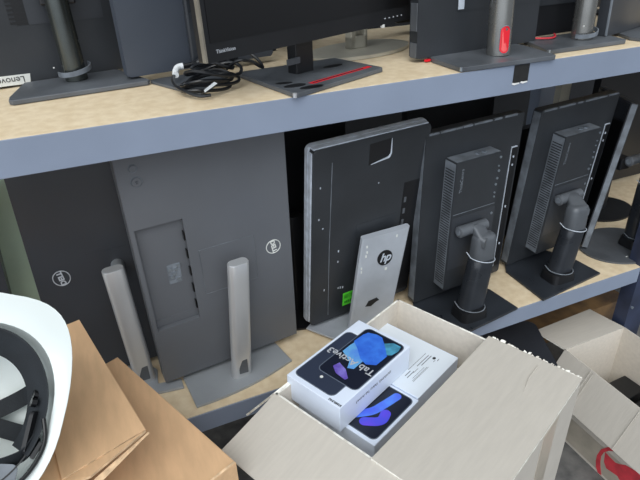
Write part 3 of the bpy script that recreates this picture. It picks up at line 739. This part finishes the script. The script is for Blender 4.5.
# ------------------------------------------------------------------ cartons
def wallbox(t, A, Bc, Cc, D, ztop, zbot, th, m, flip=False):
    """four side panels round A B D C (corners as xy), inner faces 'cardin'"""
    pts = [A, Bc, D, Cc]; cen = sum((Vector((p[0], p[1])) for p in pts), Vector((0, 0)))/4
    for i in range(4):
        a = Vector((pts[i][0], pts[i][1])); b = Vector((pts[(i+1) % 4][0], pts[(i+1) % 4][1]))
        n = Vector((-(b-a).y, (b-a).x)).normalized()
        if n.dot(cen-a) < 0: n = -n
        bm = B(); k = 6
        ov = []
        poly = [(a.x, a.y), (b.x, b.y), (b.x+n.x*th, b.y+n.y*th), (a.x+n.x*th, a.y+n.y*th)]
        prism(bm, poly, zbot, ztop, 'z')
        for f in bm.faces:
            c = f.calc_center_median(); nr = f.normal if f.normal.length else Vector((0, 0, 1))
            f.normal_update()
            if f.normal.z > .9: f.material_index = 2
            elif Vector((f.normal.x, f.normal.y)).dot(n) > .9 or Vector((c.x, c.y)).__sub__(a).dot(n) > th*.9: f.material_index = 1
        part('side_panel', bm, m, t)

# big carton
A1 = Vector((.603, -.052)); B1 = Vector((.2229, -.2203)); C1 = Vector((.781, -.4524)); D1 = B1+C1-A1; ZB = .80
t = thing('cardboard_box', 'large open greyish cardboard box in the middle holding white tablet boxes', 'box', ((A1.x+D1.x)/2, (A1.y+D1.y)/2, 0), R(24))
wallbox(t, A1, B1, C1, D1, ZB, .002, .005, ['card', 'cardin', 'cardedge'])
def v3(p, z): return Vector((p[0], p[1], z))
u = (B1-A1).normalized(); v = (C1-A1).normalized()
# near right flap folded in over the opening
F1 = C1+(A1-C1)*.455; F2 = D1+(B1-D1)*.455
bm = B(); sheet(bm, [v3(C1-u*.003, ZB+.001), v3(F1-u*.001, ZB+.007), v3(F2+u*.002, ZB+.003), v3(D1+u*.002, ZB+.001)], .0045, 8, 10, .003)
fl = part('flap', bm, ['card', 'cardedge'], t, label='wide flap folded over the right half of the opening')
bm = B()
rn = random.Random(4)
for k in range(44):      # torn fringe along the far edge of the flap
    s = rn.random()**1.6; p = v3(C1.lerp(F1, s*.95)-u*.002, ZB+.004+s*.004); L = rn.uniform(.002, .0055)
    sheet(bm, [p, p+v3(-v, 0)*L*1.3, p+v3(-v, 0)*L-v3(u, 0)*L*1.1+Vector((0, 0, .003)), p-v3(u, 0)*L*1.3+Vector((0, 0, rn.uniform(-.001, .005)))], .0016)
part('torn_fringe', bm, ['cardedge', 'cardedge'], fl)
bm = B()
for a, b, c, d in (((.10, .25), (.16, .42), .0007, 0), ):
    pa = C1.lerp(F1, .40)+u*.02; pb = C1+u*.11+(A1-C1)*.16
    tube(bm, [v3(pa, ZB+.0098), v3(pa.lerp(pb, .5)+u*.0-v*.004, ZB+.0096), v3(pb, ZB+.0082)], .0012, 6)
part('crease', bm, 'card', fl, smooth=True)
# scuffed tape remains on the flap near the hinge
bm = B()
for k in range(40):
    p = C1.lerp(D1, rn.uniform(.28, .50))+(A1-C1).normalized()*rn.uniform(.004, .045); L = rn.uniform(.002, .007)
    box(bm, p.x, p.x+L, p.y, p.y+L*.5, ZB+.0058, ZB+.0072)
part('paper_scuff', bm, 'cardedge', fl)
# near left flap opened outward
ph = R(15); L = .145
du = v3(u, 0)*math.cos(ph)-Vector((0, 0, math.sin(ph)))
bm = B(); sheet(bm, [v3(B1, ZB-.001), v3(D1, ZB-.001), v3(D1, ZB-.001)+du*L, v3(B1, ZB-.001)+du*L], -.0045, 8, 6, .002)
fl = part('flap', bm, ['card', 'cardedge'], t, label='flap hanging open on the left side')
bm = B(); hb = v3(B1, ZB)+du*(L*.42); nn = Vector((0, 0, .0008))
tube(bm, [hb+v3(v, 0)*x+du*(.006*math.sin(x*60)+y)+nn for x, y in ((.03, .03), (.06, .018), (.09, .022), (.12, -.005), (.15, -.012), (.18, -.03))], .0011, 6)
part('crease', bm, 'card', fl, smooth=True)
# far left flap hanging outside towards the shelf
bm = B(); e = v3(-v, 0)*math.cos(R(52))-Vector((0, 0, math.sin(R(52))))
sheet(bm, [v3(B1, ZB-.002), v3(A1.lerp(B1, .5), ZB-.002), v3(A1.lerp(B1, .5), ZB-.002)+e*.165, v3(B1, ZB-.002)+e*.165], .0045)
part('flap', bm, ['card', 'cardedge'], t)
# shipping tape on the near right side
bm = B(); pA = C1.lerp(D1, .26); pB = C1.lerp(D1, .42); o = -Vector((v.x, v.y))*-1*.0006
sheet(bm, [v3(pA+o, .50), v3(pB+o, .50), v3(pB+o, ZB-.004), v3(pA+o, ZB-.004)], .0006); part('packing_tape', bm, ['tape', 'tape'], t)
# inner stack filler
c0 = B1+(C1-A1)*.03+(A1-B1)*.03
bm = B(); w1 = (A1-B1)*.94; w2 = (C1-A1)*.94
prism(bm, [tuple(c0), tuple(c0+w1), tuple(c0+w1+w2), tuple(c0+w2)], .004, .6935, 'z'); part('inner_packing', bm, 'cardin', t)

# white tablet boxes, local frame: x along 24 deg, y along 114 deg
def frame(o, z): return Matrix.Translation((o[0], o[1], z)) @ Matrix.Rotation(R(24), 4, 'Z')
def thin(pts, z0, z1, F): return prism(B(), pts, z0, z1, 'z', X=F)
o1 = (.313, -.327); F = frame(o1, .82)
t = thing('tablet_box', 'white retail box on top of the others, showing two dark tablets with blue wallpaper', 'box', (o1[0]+.077, o1[1]+.11, .757), R(24))
bm = B(); box(bm, 0, .231, 0, .139, -.062, 0, .0012, 2, X=F); part('carton', bm, 'boxwhite', t)
bk = part('printed_tablet', thin(rr(.012, .186, .028, .133, .013), 0, .0003, F), 'tabrim', t)
part('printed_back', thin(rr(.014, .184, .030, .131, .012), .0003, .0005, F), 'tabback', bk)
part('printed_camera', thin(arc_pts((.0405, .0815), .0035, .0035, 0, 340, 18), .0005, .0007, F), 'label', bk)
fr_ = part('printed_tablet', thin(rr(.0515, .2215, .0035, .1060, .013), .0007, .0010, F), 'tabrim', t)
sc = part('printed_screen', thin(rr(.0535, .2195, .0055, .1040, .011), .0010, .0012, F), 'tabscr', fr_)
for i, (m_, pts) in enumerate((('b3', [(.198, .048), (.214, .030), (.214, .012), (.198, .008), (.180, .012), (.172, .022), (.179, .034)]),
                 ('b1', [(.125, .098), (.150, .098), (.172, .096), (.150, .060), (.128, .046), (.098, .046), (.092, .058), (.108, .066), (.118, .082)]),
                 ('b2', [(.165, .100), (.196, .098), (.207, .094), (.214, .075), (.213, .060), (.190, .035), (.171, .017), (.136, .018), (.124, .036), (.131, .056), (.150, .078)]),
                 ('b4', [(.078, .084), (.094, .080), (.087, .058), (.070, .038), (.063, .040), (.066, .066)]))):
    part('wallpaper_shape', thin(pts, .0012+i*.0001, .0014+i*.0001, F), m_, sc)
text('lettering', 'Tab Active3', .0245, F @ Matrix.Translation((.112, .066, .0019)) @ Matrix.Rotation(R(90), 4, 'Z'), 'inklight', t, ext=.0001, bold=.0003)
text('lettering', 'SAMSUNG', .0068, F @ Matrix.Translation((.0062, .0165, .0005)) @ Matrix.Rotation(R(90), 4, 'Z'), 'inkdark', t, ext=.0001, bold=.0002)
text('lettering', 'SAMSUNG  Galaxy Tab Active3', .0088, F @ Matrix.Translation((.105, -.0004, -.022)) @ Matrix.Rotation(R(90), 4, 'X') @ Matrix.Rotation(R(180), 4, 'Z'), 'ink', t, ext=.0001)
o2 = (.359, -.381); F = frame(o2, .756)
t = thing('tablet_box', 'white retail box under the top one, with blue swooshes on a dark printed screen', 'box', (o2[0]+.03, o2[1]+.12, .694), R(24))
bm = B(); box(bm, -.002, .147, 0, .198, -.062, 0, .0015, 2, X=F); part('carton', bm, 'boxwhite', t)
pt = part('printed_tablet', thin(rr(.006, .141, .006, .19, .012), 0, .0003, F), 'tabrim', t)
part('printed_screen', thin(rr(.008, .139, .008, .188, .011), .0003, .0005, F), 'tabscr', pt)
def swoosh(pts, r0, z, m_):
    bm = B(); P = spline([(a, b, 0) for a, b in pts], 6); L_ = []; Rr = []
    for i, p in enumerate(P):
        a = P[max(0, i-1)]; b = P[min(len(P)-1, i+1)]; d = (b-a).normalized(); n = Vector((-d.y, d.x, 0)); L_.append(p+n*r0); Rr.append(p-n*r0)
    d = (P[-1]-P[-2]).normalized(); d0 = (P[0]-P[1]).normalized()
    cap1 = [P[-1]+Matrix.Rotation(-R(a), 3, 'Z') @ (Vector((-d.y, d.x, 0))*r0) for a in range(20, 180, 20)]
    cap0 = [P[0]+Matrix.Rotation(-R(a), 3, 'Z') @ (Vector((-d0.y, d0.x, 0))*r0) for a in range(20, 180, 20)]
    poly = [(p.x, p.y) for p in L_+cap1+Rr[::-1]+cap0]
    prism(bm, poly, z, z+.0002, 'z', X=F); return part('wallpaper_shape', bm, m_, pt)
swoosh([(.128, .110), (.122, .086), (.100, .080), (.06, .098)], .010, .0005, 'b1')
swoosh([(.126, .040), (.09, .047), (.06, .056), (.025, .085)], .0095, .0007, 'b6')
swoosh([(.074, .030), (.058, .026), (.046, .032), (.032, .050)], .0105, .0009, 'b5')
F = frame(o2, .757)
t = thing('tablet_box', 'white retail box lying label side up against the right inner side of the carton', 'box', (o2[0]+.165, o2[1]+.19, .694), R(24))
bm = B(); box(bm, .1495, .310, .004, .212, -.062, 0, .0015, 2, X=F); part('carton', bm, 'boxwhite', t)
bm = B(); box(bm, .151, .306, .0035, .208, 0, .0003, X=F); lb = part('label_area', bm, mat('pale_label', (222, 230, 238), .5), t)
bm = B()
for x0, y0, L_, h_ in ((.186, .060, .020, .0016), (.184, .0535, .026, .0016), (.206, .066, .07, .0009), (.236, .0515, .040, .0016), (.228, .0575, .046, .0014), (.205, .052, .018, .0009),
                       (.182, .0375, .06, .0008), (.184, .040, .055, .0008), (.190, .044, .045, .0008), (.270, .033, .008, .0014), (.262, .038, .008, .001)):
    box(bm, x0, x0+L_, y0, y0+h_, .0003, .0005, X=F)
part('fine_print', bm, 'ink', lb)
bm = B(); prism(bm, arc_pts((.2735, .0435), .0045, .0035, 0, 340, 18), .0003, .0005, 'z', X=F); part('logo', bm, 'inkdark', lb)

# ------------------------------------------------------------------ right carton
t = thing('cardboard_box', 'open cardboard box on the ground at the right with red print and black items inside', 'box', (1.43, -.2, 0))
x0, x1, y0, y1, zr, th = 1.288, 1.560, -.47, -.008, .350, .004
mats = ['card', 'cardin', 'cardedge']
wallbox(t, (x0, y1), (x1, y1), (x0, y0), (x1, y0), zr, .001, th, mats)
part('bottom_panel', box(B(), x0+.005, x1-.005, y0+.005, y1-.005, .001, .006), 'cardin', t)
bm = B(); sheet(bm, [(x0, y1, zr), (x1, y1, zr), (x1-.02, y1+.130, zr-.004), (x0-.018, y1+.120, zr-.004)], -.004, 4, 4, .001); part('flap', bm, ['card', 'cardedge'], t, label='flap folded flat towards the shelving')
e = Vector((-math.cos(R(60)), 0, -math.sin(R(60))))*.150
bm = B(); sheet(bm, [(x0, y1-.002, zr), (x0, y0, zr), Vector((x0, y0, zr))+e, Vector((x0, y1-.002, zr))+e], .004, 4, 4, .001); fl = part('flap', bm, ['card', 'cardedge'], t, label='flap folded down on the left')
bm = B()
for s in (.055, .066, .235):
    bm = B(); a = Vector((x0-.0025, y1-.06-s, zr)); tube(bm, [a+Vector((-.0015, 0, .0015)), a+e*.98+Vector((-.0015, 0, .0008))], .0012, 6); part('crease', bm, 'card', fl, smooth=True)
bm = B(); sheet(bm, [(x1, y1, zr), (x1, y0, zr), (x1+.10, y0, zr-.09), (x1+.10, y1, zr-.09)], -.004, 2, 2); part('flap', bm, ['card', 'cardedge'], t)
# tape band and red print on its left side
bm = B(); box(bm, x0-.0008, x0-.0001, y0+.01, y1-.03, .012, .115); part('packing_tape', bm, 'tape', t)
def yz(u_, v_):      # print coordinates measured on the side panel
    return (u_, v_)
bm = B(); pts = []
ring = [(-.262, .150), (-.246, .133), (-.227, .102), (-.220, .067), (-.222, .042), (-.228, .020), (-.240, .004)]
ring2 = [(-.254, .006), (-.243, .032), (-.237, .053), (-.234, .077), (-.239, .101), (-.252, .122), (-.268, .137)]
prism(bm, ring+ring2, x0-.0016, x0-.0009, 'x'); part('red_print', bm, 'redp', t); bm = B()
prism(bm, [(-.242, .106), (-.256, .103), (-.283, .101), (-.297, .110), (-.314, .125), (-.36, .140), (-.43, .150), (-.44, .06), (-.38, .03), (-.317, .050), (-.302, .060), (-.261, .050), (-.248, .066)], x0-.0016, x0-.0009, 'x')
part('red_print', bm, 'redp', t)
def blackbox(label, pts, z0, z1):
    bm = B(); prism(bm, pts, z0, z1, 'z', .003, 2); return single('black_case', bm, 'black', label, 'case', 'black cases in the right carton')
blackbox('small flat black case in the right carton, the one nearer the shelving', [(1.452, -.075), (1.545, -.072), (1.550, -.150), (1.452, -.160)][::-1], .008, .185)
blackbox('black case at the right photo edge inside the right carton', [(1.400, -.180), (1.548, -.165), (1.548, -.300), (1.400, -.320)][::-1], .008, .17)

# flat black panel between the cartons
t = thing('monitor', 'black flat panel lying face down between the big carton and the right carton', 'monitor', (1.17, .05, 0))
Xp = Matrix.Translation((1.115, .085, .355)) @ Euler((R(3), R(4), R(-22)), 'XYZ').to_matrix().to_4x4()
part('back_cover', prism(B(), rr(-.17, .15, -.13, .13, .02), -.026, 0, 'z', .004, X=Xp), 'bag', t)
part('screen', prism(B(), rr(-.16, .14, -.12, .12, .01), -.0275, -.0262, 'z', X=Xp), 'screen', t)
bm = B(); box(bm, -.03, .03, -.03, .03, -.15, -.026, .003, X=Xp); part('stand_neck', bm, 'black', t)
part('base', prism(B(), rr(1.0, 1.22, -.0, .17, .03), .001, .21, 'z', .003), 'black', t)
bm = B(); tube(bm, [Xp @ Vector((-.10, -.08, .0005)), Xp @ Vector((.02, -.03, .0005)), Xp @ Vector((.09, -.06, .0005))], .0016, 6); part('crease', bm, 'basegrey', t, smooth=True)

# ------------------------------------------------------------------ brown cartons at the left
ang = R(-67.4); dv = Vector((math.cos(ang), math.sin(ang))); du2 = Vector((-math.cos(R(22.6)), -math.sin(R(22.6))))
K = Vector((.104, -.362)); zt = .825; BK = K-dv*.392
t = thing('cardboard_box', 'closed brown cardboard box at the lower left, directly left of the big open box', 'box', (.0, -.3, 0))
P0, P1, P2, P3 = K, BK, BK+du2*.56, K+du2*.56
bm = B(); prism(bm, [tuple(p) for p in (P0, P1, P2, P3)], .001, zt, 'z', .0025, 2)
part('carton', bm, 'brown', t)
bm = B(); tube(bm, [v3(K+du2*.002-dv*.002, zt), v3(K+du2*.32, zt)], .0022, 6); part('folded_edge', bm, 'brownedge', t, smooth=True)
# upper carton with the flap the hat lies on
Zt = .925
h0, h1 = Vector((-.142, -.372)), Vector((-.190, -.012))
dd = (h1-h0).normalized(); nl = Vector((-dd.y, dd.x))*1
if nl.x > 0: nl = -nl
t = thing('cardboard_box', 'brown cardboard box under the hard hat, with a flap sticking out', 'box', (-.35, -.2, 0))
Q = [h0-dd*.12, h1, h1+nl*.32, h0-dd*.12+nl*.32]
bm = B(); prism(bm, [tuple(p) for p in Q], zt+.0035, Zt, 'z', .0025, 2); part('carton', bm, 'brown', t)
bm = B()
sheet(bm, [(-.142, -.372, Zt), (-.020, -.332, Zt+.004), (-.097, .006, Zt+.006), (-.190, -.012, Zt)], .0045, 6, 8, .003)
fl = part('flap', bm, ['brown', 'brownedge'], t, label='flap sticking out to the right')
bm = B()
sheet(bm, [(-.142, -.372, Zt-.001), (-.142, -.383, Zt-.002), (-.104, -.384, Zt+.002), (-.020, -.334, Zt+.003)], .0045, 1, 1)
bm2 = bm
part('folded_edge', bm2, ['brown', 'brownedge'], fl)
bm = B(); sheet(bm, [(-.026, -.336, Zt-.002), (-.017, -.329, Zt-.003), (-.092, -.385, Zt-.006), (-.102, -.384, Zt-.003)], -.003); part('torn_edge', bm, ['brownedge', 'brownedge'], fl)

# ------------------------------------------------------------------ hard hat, upside down
cam_up = Vector((.22363, .43973, .86984)); cam_rt = Vector((.91363, -.40544, -.02992))
N = Vector((.16, -.66, .70)).normalized()
Pk = (cam_up*.98+cam_rt*.21); Pk = (Pk-N*Pk.dot(N)).normalized(); Sx = Pk.cross(N).normalized()
HC = Vector((-.226, -.331, 1.061))
HX = Matrix((Sx, Pk, N)).transposed().to_4x4(); HX.translation = HC; HX = HX @ Matrix.Scale(.95, 4)
t = thing('hard_hat', 'white hard hat lying upside down at the left, black straps inside', 'hard hat', (HC.x, HC.y+.05, Zt+.005))
NS = 56
def shell(a, b, z, e=2.3, yo=0.):
    out = []
    for k in range(NS):
        q = 2*PI*k/NS; c, s = math.cos(q), math.sin(q)
        out.append(Vector((a*math.copysign(abs(c)**(2/e), c), yo+b*math.copysign(abs(s)**(2/e), s), z)))
    return out
def brim(ext_side, ext_front, z0):
    out = []
    for k in range(NS):
        q = 2*PI*k/NS; c, s = math.cos(q), math.sin(q)
        f = max(0, s)**.8
        a = .108+ext_side+.006*f; b = .130+ext_side+(ext_front-ext_side)*f
        e = 2.3+1.1*max(0, s)
        out.append(Vector((a*math.copysign(abs(c)**(2/e), c), b*math.copysign(abs(s)**(2/e), s), z0-.012*f*(ext_front > .03)+.004*math.cos(3*q))))
    return out
H = .145
outer = [brim(.016, .046, .004), brim(.0165, .0465, .0), brim(.012, .033, -.006), shell(.110, .133, -.010)]
for k in range(1, 12):
    a = k/12*PI/2; outer.append(shell(.110*math.cos(a)**.75, .133*math.cos(a)**.75, -.010-(H-.012)*math.sin(a)))
inner = [shell(.107*math.cos(k/12*PI/2)**.75, .130*math.cos(k/12*PI/2)**.75, -.008-(H-.016)*math.sin(k/12*PI/2)) for k in range(11, 0, -1)]
inner += [shell(.107, .130, -.004), brim(.005, .020, -.0005), brim(.0145, .043, .0042)]
bm = B(); rs = [[bm.verts.new(p) for p in l] for l in outer]
for a, b in zip(rs, rs[1:]):
    for k in range(NS): bm.faces.new((a[k], a[(k+1) % NS], b[(k+1) % NS], b[k]))
bm.faces.new(rs[-1])
ri = [[bm.verts.new(p) for p in l] for l in inner]
for a, b in zip(ri, ri[1:]):
    for k in range(NS): bm.faces.new((a[k], a[(k+1) % NS], b[(k+1) % NS], b[k]))
bm.faces.new(ri[0])
for k in range(NS): bm.faces.new((ri[-1][k], ri[-1][(k+1) % NS], rs[0][(k+1) % NS], rs[0][k]))
part('shell', bm, 'hat', t, HX, smooth=True)
def band(fn, ztop, zbot, a0, a1, n, th=.0025, closed=False):
    bm = B(); loops = []
    for k in range(n+(0 if closed else 1)):
        q = R(a0+(a1-a0)*k/n); P_, Q_ = fn(q, 0), fn(q, 1)
        o = Vector((P_.x, P_.y, 0)).normalized()*th
        loops.append([P_+Vector((0, 0, ztop)), P_+o+Vector((0, 0, ztop)), Q_+o+Vector((0, 0, zbot)), Q_+Vector((0, 0, zbot))])
    if closed:
        rs_ = [[bm.verts.new(p) for p in l] for l in loops]
        for i in range(len(rs_)):
            a, b = rs_[i], rs_[(i+1) % len(rs_)]
            for k in range(4): bm.faces.new((a[k], a[(k+1) % 4], b[(k+1) % 4], b[k]))
        return bm
    return loft(bm, loops)
hbf = lambda q, s: Vector(((.098-.026*s)*math.cos(q), .004+(.116-.030*s)*math.sin(q), 0))
hb = part('headband', band(hbf, .000, -.034, -28, 208, 44), 'strap', t, HX, smooth=True)
part('rear_band', band(lambda q, s: Vector(((.095-.006*s)*math.cos(q), .002+(.112-.010*s)*math.sin(q), 0)), -.006, -.034, 205, 335, 30, .002), 'black', t, HX, smooth=True)
def ribbon(pts, w, th=.002):
    P_ = spline(pts, 8); bm = B(); loops = []
    for i, p in enumerate(P_):
        d = (P_[min(i+1, len(P_)-1)]-P_[max(i-1, 0)]).normalized(); c = Vector((0, .0, -.07)); o = (p-c).normalized()
        s = d.cross(o).normalized()*w/2; o = s.cross(d).normalized()*th
        loops.append([p-s, p+s, p+s+o, p-s+o])
    return loft(bm, loops)
def crown(a_deg, r=1.):      # strap from the band over the crown to the opposite side
    q = R(a_deg); e = Vector((math.cos(q), math.sin(q)))
    return [Vector((e.x*.092*x*r, e.y*.108*x*r, z)) for x, z in ((1, -.022), (.93, -.055), (.72, -.088), (.38, -.106), (0, -.110), (-.38, -.106), (-.72, -.088), (-.93, -.055), (-1, -.022))]
for a in (28, 168): part('crown_strap', ribbon(crown(a), .026), 'strap', t, HX)
part('nape_strap', ribbon([(.094, -.022, -.020), (.080, -.050, -.012), (.040, -.068, -.010), (0, -.072, -.010), (-.05, -.066, -.010), (-.094, -.022, -.020)], .024), 'strap', t, HX)
for s in (-1, 1):
    bm = B(); prism(bm, rr(-.016, .012, -.03, .028, .006), -.003, .003, 'z', .001, X=Matrix.Translation((s*.088, -.018, -.018)) @ Matrix.Rotation(R(62*s), 4, 'Y'))
    hg = part('side_bracket', bm, 'black', t, HX)
    bm = B()
    for y_, z_ in ((.040, -.012), (.052, -.020)):
        bm = B(); tube(bm, [(s*.083, y_-.018, z_), (s*.076, y_-.018, z_+.002)], .0065, 12); part('snap_button', bm, 'blackg', hg, HX, smooth=True)
bm = B(); tube(bm, spline([(.098, .0, .0), (.106, -.03, .002), (.100, -.06, .003), (.085, -.085, .003), (.06, -.10, .002)], 6), .003, 8); part('guard_wire', bm, 'blackg', t, HX, smooth=True)
bm = B(); prism(bm, rr(-.055, .080, -.108, -.062, .008), -.012, -.007, 'z', .001); bp = part('rear_plate', bm, 'charl', t, HX, label='grey shiny adjuster plate')
bm = B(); tube(bm, [(.0, -.092, -.008), (.0, -.092, .010)], .022, 12, rad=[.021, .019])
kn = part('ratchet_knob', bm, 'blackg', t, HX)
bm = B()
for k in range(3):
    a = R(k*60); box(bm, -.019, .019, -.003, .003, .0102, .0135, .001, X=Matrix.Translation((0, -.092, 0)) @ Matrix.Rotation(a, 4, 'Z'))
part('knob_grip', bm, 'black', kn, HX)
bm = B(); tube(bm, [(0, -.092, .0135), (0, -.092, .016)], .004, 10); part('knob_screw', bm, 'port', kn, HX, smooth=True)
for sx_, a_ in ((.072, -52), (.096, -20)):
    bm = B(); box(bm, -.012, .012, -.003, .003, -.012, -.001, .001, X=Matrix.Translation((.104*math.cos(R(a_)), .124*math.sin(R(a_)), 0)) @ Matrix.Rotation(R(a_+90), 4, 'Z'))
    part('slot_clip', bm, 'black', t, HX)

# ------------------------------------------------------------------ light
w = bpy.data.worlds.new('open_sky'); scene.world = w; w.use_nodes = True
nt = w.node_tree; bg = nt.nodes['Background']
tc = nt.nodes.new('ShaderNodeTexCoord'); sp = nt.nodes.new('ShaderNodeSeparateXYZ'); rp = nt.nodes.new('ShaderNodeValToRGB')
nt.links.new(tc.outputs['Generated'], sp.inputs[0])
mr = nt.nodes.new('ShaderNodeMapRange'); mr.inputs['From Min'].default_value = -1; nt.links.new(sp.outputs['Z'], mr.inputs['Value']); nt.links.new(mr.outputs[0], rp.inputs[0])
e = rp.color_ramp.elements; e[0].position = .40; e[0].color = (.20, .20, .205, 1); e[1].position = .53; e[1].color = (.74, .81, .90, 1)
x = e.new(.95); x.color = (.92, .97, 1.0, 1)
# the open side of the yard, front left, is brighter than the rest of the sky
dt = nt.nodes.new('ShaderNodeVectorMath'); dt.operation = 'DOT_PRODUCT'; dt.inputs[1].default_value = Vector((-.55, -.70, .45)).normalized()
nt.links.new(tc.outputs['Generated'], dt.inputs[0])
m2 = nt.nodes.new('ShaderNodeMapRange'); m2.interpolation_type = 'SMOOTHSTEP'
for k_, v_ in (('From Min', .35), ('From Max', .95), ('To Min', .72), ('To Max', 2.6)): m2.inputs[k_].default_value = v_
nt.links.new(dt.outputs['Value'], m2.inputs['Value']); nt.links.new(m2.outputs[0], bg.inputs['Strength'])
nt.links.new(rp.outputs[0], bg.inputs['Color'])
def sun(name, rot, energy, angle, col):
    l = bpy.data.lights.new(name, 'SUN'); l.energy = energy; l.angle = R(angle); l.color = col
    o = bpy.data.objects.new(name, l); COL.objects.link(o); o.rotation_euler = [R(a) for a in rot]; return o
sun('soft_sun', (42, 0, -28), 1.1, 40, (1, .97, .93))

# ------------------------------------------------------------------ camera
cd = bpy.data.cameras.new('camera'); cam = bpy.data.objects.new('camera', cd); COL.objects.link(cam)
yaw, pit, rol = R(22.96), R(29.5), R(-1.97)
f = Vector((math.sin(yaw)*math.cos(pit), math.cos(yaw)*math.cos(pit), -math.sin(pit))); rt = Vector((math.cos(yaw), -math.sin(yaw), 0)); up = rt.cross(f)
r2 = rt*math.cos(rol)+up*math.sin(rol); u2 = -rt*math.sin(rol)+up*math.cos(rol)
cam.matrix_world = Matrix.Translation((0, -1, 1.6)) @ Matrix((r2, u2, -f)).transposed().to_4x4()
cd.sensor_width = 36; cd.lens = 556/640*36; cd.clip_start = .02
scene.camera = cam
scene.view_settings.view_transform = 'Standard'; scene.view_settings.look = 'None'; scene.view_settings.gamma = 1
scene.view_settings.use_curve_mapping = False; scene.view_settings.exposure = -0.22
